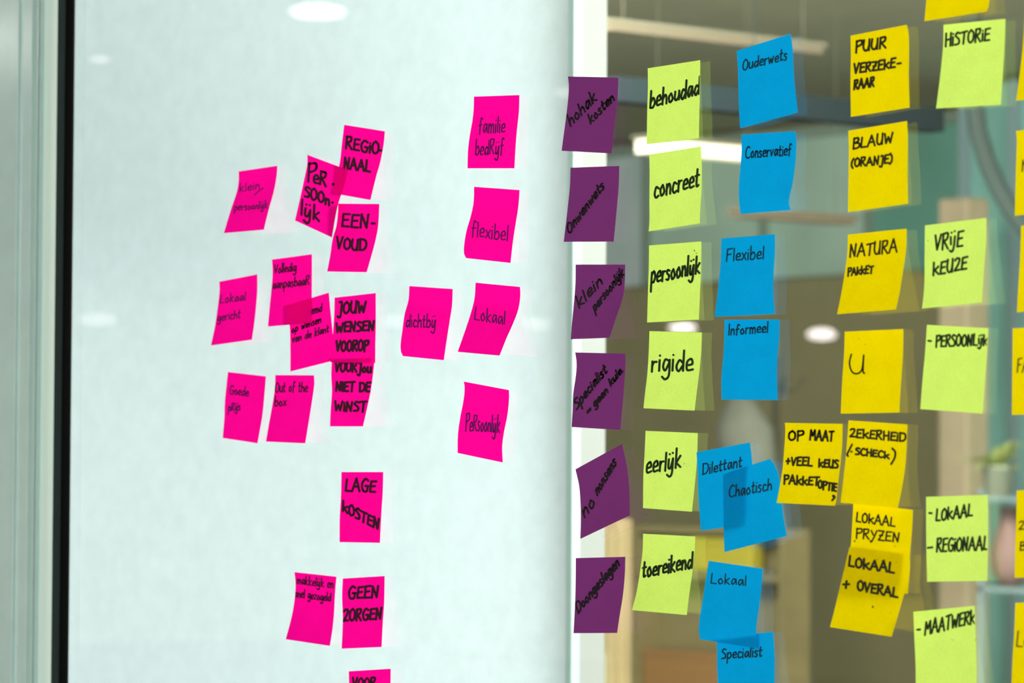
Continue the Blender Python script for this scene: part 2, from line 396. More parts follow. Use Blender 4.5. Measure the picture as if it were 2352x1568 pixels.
pendant(222, 733, 80, 22, 19.5, glow2, 'round pendant lamp mirrored faintly beside the black gasket')
pendant(1300, 212, 50, 20, 8, glow2, 'round pendant lamp mirrored beside the topmost purple note')
pendant(725, 26, 130, 34, 7.8, glow3, 'large pendant lamp mirrored at the top of the white panel')
pendant(225, 136, 44, 14, 8.5, glow2, 'small pendant lamp mirrored near the top of the black gasket')

pendant(8, 90, 70, 34, 8.2, glow4, 'pendant lamp mirrored as a warm streak on the aluminium frame')
pendant(62, 134, 80, 30, 8.8, glow2, 'smaller pendant lamp mirrored low on the aluminium frame')

# ------------------------------------------------------------------ handwriting: single-stroke letters
G = {
'A': (58, 's0 0 28 100 56 0|s12 36 48 38'), 'B': (48, 's4 0 6 100|c6 98 38 96 36 66 10 54|c10 54 48 44 42 8 4 2'),
'C': (48, 'c46 86 26 98 6 62 8 18 28 0 48 10'), 'D': (50, 's6 0 4 98|c2 96 40 90 50 46 34 8 4 2'),
'E': (42, 's44 96 8 94 4 4 42 4|s6 50 36 54'), 'F': (42, 's42 98 6 94 4 0|s6 50 34 54'),
'G': (52, 'c48 86 26 98 4 58 14 6 42 4 48 42|s30 44 52 44'), 'H': (48, 's6 0 4 98|s44 0 44 98|s4 48 44 52'),
'I': (8, 's4 0 4 98'), 'J': (32, 'c10 98 28 96 26 30 22 -22 8 -30 0 -20'),
'K': (46, 's4 98 6 0|c42 62 22 44 8 36|s12 40 46 2'), 'L': (42, 's8 98 4 4 42 2'),
'M': (60, 's2 0 8 96 28 42 50 98 58 0'), 'N': (48, 's4 0 6 96 38 4 44 98'),
'O': (48, 'c26 98 6 74 4 26 22 0 44 22 44 74 24 98'), 'P': (42, 's6 -6 6 98|c4 94 40 98 40 64 8 46'),
'R': (46, 's4 0 6 96|c4 94 38 96 34 62 8 50|s12 52 44 0'), 'S': (40, 'c40 90 20 98 6 74 34 44 34 10 4 4'),
'T': (46, 's0 92 48 98|s26 96 22 0'), 'U': (46, 'c4 98 2 34 16 2 34 10 42 50|s42 98 42 0'),
'V': (44, 's2 98 20 2 44 98'), 'W': (62, 's2 98 14 4 30 62 46 4 60 98'),
'Z': (44, 'c4 84 18 98 38 90 30 50 4 4|s4 4 44 6'), 'Y': (42, 's2 96 18 50|c42 98 26 30 8 -28 0 -22'),
'Q': (44, 's2 96 42 94 6 4 46 2|s12 50 34 52'), '1': (8, 's4 0 4 62|d4 84'), '-': (26, 's2 44 22 46'), '+': (40, 's2 46 36 48|s20 76 18 14'),
'(': (22, 'c22 108 6 70 4 20 18 -12'), ')': (22, 'c2 108 18 70 18 20 2 -12'), '=': (34, 's2 60 30 64|s0 36 28 40'),
'.': (10, 'd5 3'), ' ': (26, ''), "'": (8, 's4 98 4 80'),
'a': (38, 'c34 48 16 56 4 24 14 2 32 40|s34 54 38 2'), 'b': (38, 's4 100 4 2|c4 30 24 56 38 24 22 0 4 6'),
'c': (32, 'c32 46 14 56 4 22 16 0 34 8'), 'd': (40, 'c36 38 18 54 4 22 16 0 34 26|s38 100 38 2'),
'e': (34, 'c6 26 32 32 26 56 6 42 8 4 36 6'), 'f': (30, 'c32 90 18 98 12 64 10 -6|s2 50 28 54'),
'g': (38, 'c34 48 14 56 4 24 16 4 34 40|c36 54 36 -18 18 -38 2 -26'), 'h': (36, 's4 100 4 0|c4 30 22 54 32 38 34 0'),
'i': (8, 's4 54 4 0|d4 78'), 'k': (36, 's4 100 4 0|s32 58 6 26 36 0'), 'l': (8, 's4 100 4 0'),
'm': (54, 's4 54 4 0|c4 32 16 54 26 36 26 0|c26 32 40 54 50 36 50 0'), 'n': (34, 's4 54 4 0|c4 30 20 54 30 38 32 0'),
'o': (36, 'c20 54 4 32 14 0 34 18 20 54'), 'p': (38, 's4 54 4 -44|c4 38 22 58 36 30 22 2 4 8'),
'r': (26, 's4 54 4 0|c4 30 12 50 26 52'), 's': (28, 'c26 50 10 56 6 38 24 22 18 0 2 4'),
't': (26, 'c12 92 10 20 14 2 26 8|s0 58 26 60'), 'u': (36, 'c4 54 4 12 16 0 32 18 34 54|s34 54 36 0'),
'v': (32, 's2 54 14 2 32 56'), 'w': (48, 's2 54 12 2 24 42 34 2 46 56'), 'x': (32, 's2 54 32 0|s32 56 2 0'),
'z': (34, 's4 52 32 54 4 2 34 4'), 'y': (36, 's4 54 16 14|c34 56 24 -10 8 -36 0 -30'),
'ÿ': (40, 'c6 54 6 10 20 6 34 54|c34 54 32 -20 18 -40 0 -28|d10 80|d30 84'),
'Ÿ': (40, 's4 66 8 20|c34 66 30 0 18 -26 2 -18|d8 92|d30 98'),
}
def smooth(pts, n=5):
    out = []
    for i in range(len(pts)-1):
        p0 = pts[max(i-1, 0)]; p1 = pts[i]; p2 = pts[i+1]; p3 = pts[min(i+2, len(pts)-1)]
        for k in range(n):
            t = k/n
            out.append(tuple(.5*((2*p1[j]) + (-p0[j]+p2[j])*t + (2*p0[j]-5*p1[j]+4*p2[j]-p3[j])*t*t + (-p0[j]+3*p1[j]-3*p2[j]+p3[j])*t**3) for j in (0, 1)))
    out.append(pts[-1]); return out
def word_strokes(text, b0, b1, h, slant=0.06):
    """strokes of a word in the same frame as its baseline end points; y grows downwards"""
    gap = 11.0
    tot = sum(G[c][0] for c in text) + gap*(len(text)-1)
    x = 0; res = []
    for c in text:
        w, code = G[c]
        jy = random.uniform(-.03, .03)*h; js = random.uniform(.93, 1.06)
        for st in (code.split('|') if code else []):
            kind = st[0]; v = [float(q) for q in st[1:].split()]
            pts = [(v[i], v[i+1]) for i in range(0, len(v), 2)]
            if kind == 'c': pts = smooth(pts)
            pp = []
            for gx, gy in pts:
                t = (x+gx)/tot
                pp.append((b0[0] + (b1[0]-b0[0])*t + slant*h*gy/100, b0[1] + (b1[1]-b0[1])*t - h*js*gy/100 + jy))
            res.append(pp)
        x += w + gap
    return res
def hermite(pts, t):
    """pts: polyline; t in 0..1 by chord length -> smooth point"""
    d = [0]
    for a_, b_ in zip(pts, pts[1:]): d.append(d[-1] + math.hypot(b_[0]-a_[0], b_[1]-a_[1]))
    L = d[-1]; s = t*L; i = 0
    while i < len(pts)-2 and s > d[i+1]: i += 1
    def tang(k):
        if k == 0: q = (0, 1)
        elif k == len(pts)-1: q = (k-1, k)
        else: q = (k-1, k+1)
        return [(pts[q[1]][j]-pts[q[0]][j])/(d[q[1]]-d[q[0]]) for j in (0, 1)]
    h_ = d[i+1]-d[i]; u = (s-d[i])/h_; m0, m1 = tang(i), tang(i+1)
    return tuple((2*u**3-3*u*u+1)*pts[i][j] + (u**3-2*u*u+u)*h_*m0[j] + (-2*u**3+3*u*u)*pts[i+1][j] + (u**3-u*u)*h_*m1[j] for j in (0, 1))

INK = {}
def ink(key, rgb):
    if key not in INK: INK[key] = mat('ink_'+key, s2l(rgb), 0.6, spec=0.2)
    return INK[key]
PAPER = {
 'magenta': paper('magenta_paper', (0.90, 0.0015, 0.30), .36),
 'purple': paper('purple_paper', (0.18, 0.032, 0.18), .10),
 'green': paper('yellow_green_paper', (0.61, 0.85, 0.155), .20),
 'yellow': paper('yellow_paper', (0.78, 0.62, 0.0), .20),
 'blue': paper('blue_paper', (0.0015, 0.295, 0.67), .24),
}
INKC = {'magenta': ('dark_maroon', (62, 8, 40)), 'magenta_thin': ('violet', (112, 0, 104)), 'magenta_mid': ('plum', (80, 0, 62)), 'purple': ('black_on_purple', (30, 18, 30)),
        'green': ('dark_green_black', (24, 44, 20)), 'yellow': ('olive_black', (40, 40, 14)), 'blue': ('deep_blue_black', (6, 48, 66))}
CROP = {'A': (480, 270, 4.127), 'B': (470, 560, 3.266), 'C': (640, 1060, 3.087), 'D': (900, 200, 3.5625), 'E': (900, 630, 3.484),
        'F': (1260, 160, 3.733), 'G': (1260, 590, 3.733), 'H': (1260, 1010, 3.336), 'I': (1460, 130, 3.733), 'J': (1460, 540, 3.733),
        'K': (1430, 970, 3.409), 'L': (1620, 60, 3.564), 'M': (1620, 520, 3.733), 'N': (1580, 1000, 5.407), 'O': (1580, 1270, 5.262),
        'P': (1900, 40, 3.408), 'Q': (1900, 510, 3.484), 'R': (1760, 950, 6.19), 'S': (1880, 1130, 4.48), 'T': (2100, 0, 5.806),
        'U': (2080, 480, 3.267), 'V': (2080, 1120, 3.5), 'W': (2292, 0, 3.92), 'X': (2292, 400, 3.92), 'Y': (2292, 740, 3.733), 'Z': (2292, 1120, 3.5)}
GROUP = {'magenta': 'magenta sticky notes on the left half of the glass', 'purple': 'column of purple sticky notes',
         'green': 'yellow-green sticky notes on the glass', 'yellow': 'yellow sticky notes on the glass', 'blue': 'blue sticky notes on the glass'}
SIDE = 0.076
NV, NU = 16, 6
LOG = []
def note(crop, color, label, L, R, words=(), strokes=(), dots=(), pen=4.6, inkkey=None, base=0.0004, maxn=None):
    ox, oy, sc = CROP[crop]
    cv = lambda p: (ox + p[0]/sc, oy + p[1]/sc)
    L = [cv(p) for p in L]; R = [cv(p) for p in R]
    tl = at(*L[0], -base); tr = at(*R[0], -base)
    e = (tr - tl).normalized()
    def edge3(poly, anchor):
        out = []
        for k in range(NV+1):
            p = hermite(poly, k/NV); d = ray(*p)
            t = (anchor - EYE).dot(e)/d.dot(e); P = EYE + d*t
            n = -P.y
            mx = maxn if maxn is not None else 0.05
            if k == 0 or n < base: P = at(*p, -base)
            elif n > mx: P = at(*p, -mx)
            out.append((p, P))
        return out
    EL = edge3(L, tl); ER = edge3(R, tr)
    LOG.append((label[:40], round((tr-tl).length*1000, 1), [round(-q[1].y*1000, 1) for q in EL[::4]], [round(-q[1].y*1000, 1) for q in ER[::4]],
                round((EL[-1][1]-tl).length*1000), round((ER[-1][1]-tr).length*1000)))
    verts = []; faces = []
    for k in range(NV+1):
        for j in range(NU+1):
            verts.append(EL[k][1].lerp(ER[k][1], j/NU))
    org_ = verts[0].copy()
    for k in range(NV):
        for j in range(NU):
            a_ = k*(NU+1)+j; faces.append((a_, a_+NU+1, a_+NU+2, a_+1))
    me = bpy.data.meshes.new('sticky_note'); me.from_pydata([v-org_ for v in verts], [], faces); me.update()
    for f in me.polygons: f.use_smooth = True
    o = link('sticky_note', me, PAPER[color]); o.location = org_
    tag(o, label, 'sticky note', GROUP[color])
    # --- handwriting
    def lerp2(u, v):
        kf = max(0, min(NV-1e-6, v*NV)); k = int(kf); f = kf-k
        l = [EL[k][0][j]*(1-f)+EL[k+1][0][j]*f for j in (0, 1)]; r_ = [ER[k][0][j]*(1-f)+ER[k+1][0][j]*f for j in (0, 1)]
        return (l[0]*(1-u)+r_[0]*u, l[1]*(1-u)+r_[1]*u), k, f
    def lift(p):
        u = .5
        for _ in range(6):
            lo, hi = 0., 1.
            for _ in range(16):
                md = (lo+hi)/2
                if lerp2(u, md)[0][1] < p[1]: lo = md
                else: hi = md
            v = (lo+hi)/2
            x0_ = lerp2(0, v)[0][0]; x1_ = lerp2(1, v)[0][0]
            u = max(0.004, min(0.996, (p[0]-x0_)/(x1_-x0_)))
        _, k, f = lerp2(u, v)
        a3 = EL[k][1].lerp(EL[k+1][1], f); b3 = ER[k][1].lerp(ER[k+1][1], f)
        P = a3.lerp(b3, u); P.y -= 0.00022
        # lift is along the wall normal, so nudge back to stay on the same writing spot
        return P - org_
    allst = []; pen *= 1.13
    for w in words:
        txt, b0, b1, h = w[:4]; pw_ = w[4] if len(w) > 4 else pen; sl = w[5] if len(w) > 5 else 0.06
        for s in word_strokes(txt, cv(b0), cv(b1), h/sc, sl): allst.append((s, pw_))
    for s in strokes:
        pts = [cv(q) for q in s]
        allst.append((smooth(pts, 4) if len(pts) > 2 else pts, pen))
    for d_ in dots: allst.append(([cv(d_[:2])], d_[2] if len(d_) > 2 else pen*1.1))
    if allst:
        V = []; F = []
        def addv(p): V.append(lift(p)); return len(V)-1
        for pts, pw_ in allst:
            dense = [pts[0]]
            for a_, b_ in zip(pts, pts[1:]):
                dd = math.hypot(b_[0]-a_[0], b_[1]-a_[1]); nn = max(1, int(dd/9))
                for q in range(1, nn+1): dense.append((a_[0]+(b_[0]-a_[0])*q/nn, a_[1]+(b_[1]-a_[1])*q/nn))
            n_ = len(dense); hw = pw_/2
            for i in range(n_-1):
                a_, b_ = dense[i], dense[i+1]; dx, dy = b_[0]-a_[0], b_[1]-a_[1]; dl = math.hypot(dx, dy) or 1
                nx, ny = -dy/dl*hw, dx/dl*hw
                F.append((addv((a_[0]+nx, a_[1]+ny)), addv((b_[0]+nx, b_[1]+ny)), addv((b_[0]-nx, b_[1]-ny)), addv((a_[0]-nx, a_[1]-ny))))
            for i in range(n_):
                if 0 < i < n_-1:
                    a_, b_, c_ = dense[i-1], dense[i], dense[i+1]
                    t1 = math.atan2(b_[1]-a_[1], b_[0]-a_[0]); t2 = math.atan2(c_[1]-b_[1], c_[0]-b_[0])
                    if abs((t2-t1+math.pi) % (2*math.pi)-math.pi) < 0.12: continue
                p = dense[i]; rr = hw*random.uniform(1.0, 1.12)
                F.append(tuple(addv((p[0]+rr*math.cos(q*math.pi/4), p[1]+rr*math.sin(q*math.pi/4))) for q in range(8)))
        me = bpy.data.meshes.new('handwriting'); me.from_pydata(V, [], F); me.update()
        k_, rgb = INKC[inkkey or color]
        link('handwriting', me, ink(k_, rgb), o)
    return o
random.seed(11)

# --- magenta notes
M = 'magenta'
note('A', M, 'magenta note reading klein, persoonlijk in thin pen, leftmost of the upper notes',
     [(281,510),(282,590),(268,690),(205,880),(140,1095)], [(648,456),(643,540),(615,700),(570,860),(520,1062)],
     [('klein', (290,705), (480,672), 78), ('persoonlijk'.replace('ij','ÿ'), (240,882), (556,858), 72)], [[(515,668),(475,695),(435,733)]], pen=2.3, inkkey='magenta_thin')
note('A', M, 'magenta note reading REGIO-NAAL in thick marker, topmost of the central cluster',
     [(1282,68),(1262,230),(1244,400),(1225,500),(1190,720)], [(1668,130),(1655,260),(1622,430),(1590,540),(1530,780)],
     [('REG1O', (1296,293), (1608,346), 112), ('NAAL', (1280,480), (1528,515), 104)], [[(1616,310),(1642,312)]], pen=5)
note('A', M, 'magenta note reading EEN-VOUD in thick marker, under the tilted PER-SOON-LIJK note',
     [(1225,815),(1222,900),(1207,1030),(1172,1150),(1150,1300),(1120,1458)], [(1615,818),(1608,980),(1598,1070),(1570,1200),(1495,1465)],
     [('EEN', (1258,1033), (1512,1052), 128), ('VOUD', (1208,1242), (1490,1262), 108)], [[(1545,1003),(1572,1003)]], [(1258,935,2)], pen=5)
note('A', M, 'tilted magenta note reading PER-SOON-LIJK in thick marker, overlapping two notes to its right',
     [(932,352),(932,440),(908,560),(862,770),(815,975)], [(1305,492),(1300,560),(1268,680),(1215,860),(1165,1135)],
     [('P', (933,600), (1010,605), 165), ('eR', (990,612), (1112,655), 135), ('SOOn', (905,745), (1142,832), 105), ('lÿk', (872,922), (1046,985), 138)],
     dots=[(1180,632,7), (1172,805,6)], pen=5, base=0.006)
note('B', M, 'magenta note reading wensen van de klant, half hidden under the Volledig note',
     [(622,458),(630,560),(640,640),(643,800),(643,957)], [(932,365),(942,480),(954,600),(962,700),(955,878)],
     [('emd', (802,525), (880,505), 62), ('op wensen', (654,668), (874,588), 56), ('van de klant', (658,742), (930,660), 58)], pen=2.6, inkkey='magenta_mid')
note('B', M, 'magenta note reading Volledig aanpasbaar, overlapping the note at its lower right',
     [(505,117),(510,200),(505,300),(487,480),(475,620)], [(805,77),(805,200),(804,400),(803,500),(803,592)],
     [('Volled1g'.replace('1','i'), (522,220), (688,202), 68), ('aanpasbaaR', (512,338), (785,305), 68)], pen=2.6, inkkey='magenta_mid', base=0.001)
note('B', M, 'magenta note reading VOOR JOU NIET DE WINST, hanging under the JOUW WENSEN note',
     [(955,848),(950,1000),(955,1100),(945,1250),(940,1368)], [(1275,848),(1270,920),(1248,1090),(1215,1250),(1188,1368)],
     [('VOOR', (978,957), (1142,958), 78), ('jou'.replace('j','J'), (1150,962), (1248,964), 74), ('NIET DE', (985,1102), (1242,1110), 72), ('W1NST', (975,1250), (1210,1258), 76)], dots=[(1060,983,2)], pen=5)
note('B', M, 'magenta note reading JOUW WENSEN VOOROP in thick marker, right of the cluster',
     [(975,403),(972,520),(965,640),(952,780),(945,888)], [(1284,368),(1284,600),(1281,760),(1280,893)],
     [('JOUW', (1000,524), (1208,514), 88), ('WENSEN', (985,664), (1270,648), 76), ('VOOROP', (985,806), (1226,798), 78)], pen=5, base=0.001)
note('B', M, 'magenta note reading Lokaal gericht in thin pen, far left below the klein note',
     [(110,283),(112,350),(100,460),(77,620),(47,762)], [(395,228),(395,350),(386,470),(372,600),(355,718)],
     [('Lokaal', (115,446), (308,420), 66), ('gericht', (96,578), (268,556), 64)], pen=2.5, inkkey='magenta_thin')
note('B', M, 'magenta note reading Goede prijs in thin pen, lower left beside Out of the box',
     [(175,960),(160,1100),(152,1180),(147,1320),(135,1455)], [(460,993),(450,1120),(437,1260),(425,1340),(397,1495)],
     [('Goede', (188,1126), (330,1142), 66), ('pRÿs', (178,1252), (268,1246), 62)], pen=2.6, inkkey='magenta_thin')
note('B', M, 'magenta note reading Out of the box near its top',
     [(530,983),(527,1080),(506,1220),(482,1350),(460,1482)], [(820,985),(824,1040),(815,1120),(790,1280),(755,1495)],
     [('Out of the', (530,1112), (772,1108), 76), ('box', (525,1216), (612,1210), 70)], pen=2.6, inkkey='magenta_mid')
note('C', M, 'magenta note reading LAGE KOSTEN, alone above the two lowest pairs',
     [(445,73),(442,240),(433,400),(432,570)], [(742,73),(738,220),(730,340),(718,575)],
     [('LAGE', (473,208), (686,216), 86), ('KOSTEN', (452,345), (710,485), 78)], pen=5)
note('C', M, 'magenta note reading makkelijk en snel gezogeld in small letters, bottom left',
     [(112,782),(120,860),(115,960),(92,1100),(50,1258)], [(410,815),(401,920),(391,1100),(380,1200),(363,1305)],
     [('makkelÿk en', (130,864), (388,896), 60), ('snel gezogeld', (120,957), (370,990), 58)], pen=2.6, inkkey='magenta_mid')
note('C', M, 'magenta note reading GEEN ZORGEN in thick marker near the bottom',
     [(455,828),(450,950),(455,1120),(447,1325)], [(752,810),(748,1000),(738,1150),(730,1313)],
     [('GEEN', (495,972), (706,960), 84), ('ZORGEN', (458,1130), (728,1114), 82)], dots=[(485,882,2)], pen=5)
note('C', M, 'magenta note reading VOOR, cut off by the bottom edge of the picture',
     [(497,1485),(500,1600),(500,1780),(490,1985)], [(795,1467),(793,1600),(788,1780),(775,1960)],
     [('VOOR', (522,1602), (686,1602), 76)], pen=4.6)
note('D', M, 'magenta note reading familie bedrijf in violet pen, topmost of the right magenta column',
     [(672,78),(668,200),(655,300),(637,400),(623,520),(619,664)], [(1044,65),(1040,200),(1026,330),(1013,480),(1003,664)],
     [('familie', (712,376), (925,368), 128), ('bedRÿf', (684,552), (912,548), 128)], pen=2.9, inkkey='magenta_thin')
note('D', M, 'magenta note reading flexibel in violet pen, its lower left corner curled',
     [(673,815),(668,950),(642,1070),(612,1170),(592,1290),(590,1360),(607,1398)], [(1045,842),(1035,980),(1011,1130),(990,1270),(971,1438)],
     [('flexibel', (652,1215), (950,1255), 125)], pen=2.9, inkkey='magenta_thin')
note('E', M, 'magenta note reading dichtbij in violet pen, left of the lokaal note',
     [(140,93),(134,200),(102,320),(84,450),(70,560),(72,615),(88,653)], [(487,117),(482,250),(465,360),(437,540),(416,686)],
     [('dichtbÿ', (112,420), (352,425), 104)], pen=2.9, inkkey='magenta_thin')
note('E', M, 'magenta note reading lokaal in violet pen, its lower half bent far outwards',
     [(670,66),(662,190),(632,310),(593,430),(527,619)], [(1025,100),(1029,160),(1012,280),(967,400),(922,500),(862,649)],
     [('Lokaal', (660,362), (905,400), 108)], pen=2.9, inkkey='magenta_thin')
note('E', M, 'magenta note reading persoonlijk in violet pen, lowest of the right magenta column',
     [(576,857),(583,910),(573,1010),(546,1150),(529,1280),(526,1428)], [(937,925),(938,1000),(924,1130),(896,1270),(883,1380),(888,1504)],
     [('PeRsoonlÿk', (590,1250), (864,1262), 135)], pen=2.9, inkkey='magenta_thin')
# --- purple notes
P_ = 'purple'
note('F', P_, 'topmost purple note, two slanting words on the white strip edge',
     [(166,58),(174,130),(170,230),(151,400),(131,550),(112,695)], [(598,68),(592,250),(571,420),(555,570),(540,717)],
     [('hohak', (188,488), (415,262), 99, 4.4, -0.32), ('kosten', (362,468), (565,258), 77, 4.4, -0.32)], pen=4.3)
note('F', P_, 'second purple note from the top, one long slanting word ouderwets',
     [(188,840),(183,1000),(168,1150),(151,1300),(130,1475)], [(607,825),(600,1020),(585,1190),(571,1340),(558,1473)],
     [('Onwenwets', (178,1412), (480,1010), 81, 4.4, -0.32)], pen=4.6)
note('G', P_, 'purple note reading klein persoonlijk on a slant, lower right bent outwards',
     [(232,65),(230,230),(215,420),(201,570),(190,705)], [(657,65),(651,260),(630,370),(572,540),(522,692)],
     [('klein', (262,442), (465,225), 95, 4.4, -0.32), ('persoonlÿk', (398,470), (650,150), 74, 4.4, -0.32)], pen=4.6)
note('G', P_, 'purple note reading specialist = geen on a slant',
     [(228,818),(240,900),(236,1000),(211,1180),(207,1310),(198,1457)], [(655,828),(660,900),(646,1130),(631,1300),(615,1483)],
     [('Specialist', (240,1312), (505,985), 79, 4.4, -0.32), ('=', (342,1352), (375,1320), 46, 4.4, -0.32), ('geen', (398,1290), (512,1160), 65, 4.4, -0.32), ('kule.', (535,1108), (642,978), 62, 4.4, -0.32)], pen=4.2)
note('H', P_, 'purple note reading No nonsens, tilted diamond-like',
     [(206,225),(234,350),(245,480),(248,620),(243,758)], [(563,30),(598,190),(612,300),(620,430),(622,578)],
     [('no', (275,600), (358,495), 97, 4.4, -0.32), ('nonsens', (375,428), (520,185), 77, 4.4, -0.32)], pen=4.2)
note('H', P_, 'bottom purple note reading doorgeslagen on a slant',
     [(209,905),(208,1060),(205,1200),(199,1340),(191,1480)], [(588,895),(585,1020),(570,1190),(547,1330),(525,1478)],
     [('Doongeslagen', (228,1330), (545,960), 77, 4.4, -0.32)], pen=4.6)
# --- yellow-green notes
g_ = 'green'
note('I', g_, 'yellow-green note reading behouded, top of the left green column',
     [(103,100),(105,250),(98,500),(95,752)], [(553,30),(551,300),(546,500),(543,700)],
     [('behoudad', (122,442), (545,322), 150)], pen=4.5)
note('I', g_, 'yellow-green note reading concreet',
     [(117,843),(120,1000),(118,1250),(119,1400),(112,1498)], [(560,768),(567,950),(565,1150),(554,1300),(550,1428)],
     [('concreet', (158,1210), (540,1108), 165)], pen=4.5)
note('J', g_, 'yellow-green note reading persoonlijk in lower case with a looped p',
     [(115,88),(112,300),(105,500),(98,748)], [(563,53),(560,300),(551,520),(542,723)],
     [('persoonlÿk', (132,415), (548,325), 160)], dots=[(505,128,2), (508,136,2), (523,155,2)], pen=4.5)
note('J', g_, 'yellow-green note reading rigide, lower right bent outwards',
     [(118,822),(112,1000),(99,1200),(81,1350),(67,1483)], [(568,833),(562,1000),(548,1150),(526,1330),(505,1503)],
     [('rigide', (134,1165), (488,1160), 172)], pen=4.7)
note('K', g_, 'yellow-green note reading eerlijk',
     [(180,65),(172,250),(163,400),(160,670)], [(588,83),(582,300),(566,480),(543,698)],
     [('eerlÿk', (184,402), (455,352), 148)], dots=[(485,323,2)], pen=4.5)
note('K', g_, 'yellow-green note reading toereikend, lowest of the left green column',
     [(160,870),(157,1000),(141,1130),(111,1320),(73,1468)], [(568,892),(562,1040),(546,1180),(521,1350),(503,1507)],
     [('toereikend', (156,1212), (545,1140), 128)], pen=4.5)
# --- blue notes
b_l = 'blue'
note('L', b_l, 'topmost blue note reading Ouderwets, tilted',
     [(257,203),(267,350),(271,500),(277,700),(285,837)], [(697,62),(713,160),(722,350),(735,520),(757,707)],
     [('Ouderwets', (306,362), (668,272), 92)], pen=2.9)
note('L', b_l, 'blue note reading Conservatief, lower right corner flicked out',
     [(295,888),(297,1000),(287,1150),(276,1280),(275,1400),(288,1538)], [(733,860),(746,920),(740,1100),(714,1290),(683,1440),(700,1505)],
     [('Conservatief', (328,1080), (702,1056), 92)], pen=2.9)
note('M', b_l, 'blue note reading Flexibel',
     [(137,103),(132,300),(115,480),(98,640),(80,775)], [(597,65),(597,220),(585,400),(583,580),(597,748)],
     [('Flexibel', (180,298), (502,275), 112)], pen=2.9)
note('M', b_l, 'blue note reading Informeel right at its top edge',
     [(165,800),(164,920),(153,1130),(138,1300),(140,1483)], [(637,797),(633,950),(616,1130),(613,1300),(620,1487)],
     [('Informeel', (200,932), (538,905), 92)], pen=2.9)
note('N', b_l, 'blue note reading Dilettant, partly covered by the Chaotisch note',
     [(107,207),(119,400),(129,700),(144,950),(163,1180)], [(770,85),(788,220),(803,400),(808,700),(830,1080)],
     [('Dilettant', (180,485), (668,390), 140)], pen=2.9, maxn=0.004)
note('N', b_l, 'blue note reading Chaotisch lying over the Dilettant note',
     [(437,480),(438,700),(443,1000),(446,1250),(455,1447)], [(1020,287),(1078,365),(1122,480),(1144,600),(1170,850),(1196,1050),(1228,1248)],
     [('Chaotisch', (508,768), (1040,675), 150)], pen=2.9, base=0.005)
note('O', b_l, 'blue note reading Specialist, cut by the bottom edge of the picture',
     [(345,1020),(352,1150),(352,1350),(362,1568),(370,2010)], [(1032,948),(1041,1080),(1050,1300),(1046,1568),(1040,1990)],
     [('Specialist', (405,1275), (895,1250), 128)], pen=3.0)
note('O', b_l, 'blue note reading Lokaal above the Specialist note',
     [(252,92),(222,280),(180,560),(141,800),(132,940),(148,1040)], [(905,187),(900,300),(866,620),(831,850),(825,970),(835,1150)],
     [('Lokaal', (275,368), (705,388), 122)], pen=2.7, base=0.001)
# --- yellow notes
y_ = 'yellow'
note('P', y_, 'yellow note reading PUUR VERZEKE-RAAR, top of the yellow column',
     [(183,143),(185,300),(182,500),(185,778)], [(622,57),(637,120),(640,300),(638,450),(645,705)],
     [('PUUR', (222,272), (462,236), 88), ('VERQEKE', (208,440), (532,392), 74), ('RAAR', (210,562), (368,540), 74)], [[(552,362),(578,358)]], pen=4.6)
note('P', y_, 'yellow note reading BLAUW (ORANJE)',
     [(165,887),(169,1000),(167,1250),(162,1523)], [(625,810),(631,950),(629,1200),(632,1457)],
     [('BLAUW', (202,1030), (512,978), 86), ('(ORANJE)', (188,1172), (510,1138), 66)], pen=4.2)
note('Q', y_, 'yellow note reading NATURA PAKKET, leaning with its foot bent outwards',
     [(165,100),(162,230),(141,400),(111,580),(78,737)], [(635,52),(632,200),(606,400),(580,560),(551,698)],
     [('NATURA', (180,280), (560,240), 102), ('PAKKET', (165,428), (368,408), 62)], pen=3.9)
note('Q', y_, 'yellow note bearing only the letter U',
     [(140,876),(135,1050),(121,1250),(108,1532)], [(608,855),(608,1000),(600,1150),(586,1350),(577,1522)],
     (), [[(195,1058),(180,1130),(200,1195),(240,1212),(280,1180),(295,1065)], [(295,1065),(290,1190),(302,1208)]], [(255,934,1.6), (306,978,1.6)], pen=3.4)
note('R', y_, 'yellow note reading OP MAAT + VEEL KEUS PAKKETOPTIE',
     [(263,128),(271,230),(252,550),(230,800),(192,1030),(147,1265)], [(1083,143),(1080,400),(1060,650),(1026,950),(995,1230),(975,1307)],
     [('OP', (315,370), (525,378), 142), ('MAAT', (625,368), (955,390), 138), ('+VEEL', (282,728), (655,742), 118), ('KEUS', (748,752), (1020,775), 112),
      ('PAKKET', (250,990), (750,1022), 122), ('OPTIE', (740,1052), (1005,1108), 112)], [[(960,1165),(975,1185),(940,1230)]], [(958,1168,7)], pen=4.4)
note('S', y_, 'yellow note reading LOKAAL PRIJZEN, tucked between two other yellow notes',
     [(358,105),(347,320),(332,557),(310,800),(300,980)], [(972,182),(961,400),(940,650),(934,850),(918,1045)],
     [('LOKAAL', (388,302), (788,352), 96), ('PRYQEN', (385,468), (832,515), 98)], dots=[(375,503,4), (790,556,2)], pen=3.5, maxn=0.006)
note('R', y_, 'yellow note reading ZEKERHEID (-SCHECK)',
     [(1170,93),(1155,300),(1131,600),(1100,900),(1057,1262)], [(2005,152),(1996,450),(1975,750),(1930,1050),(1873,1335)],
     [('ZEKERHE1D', (1188,330), (1980,392), 124), ('SCHECK', (1268,578), (1748,635), 96)],
     [[(1222,438),(1180,520),(1152,575),(1165,600)], [(1795,492),(1838,545),(1828,630),(1780,715)]], [(1215,538,5)], pen=4.2, base=0.001)
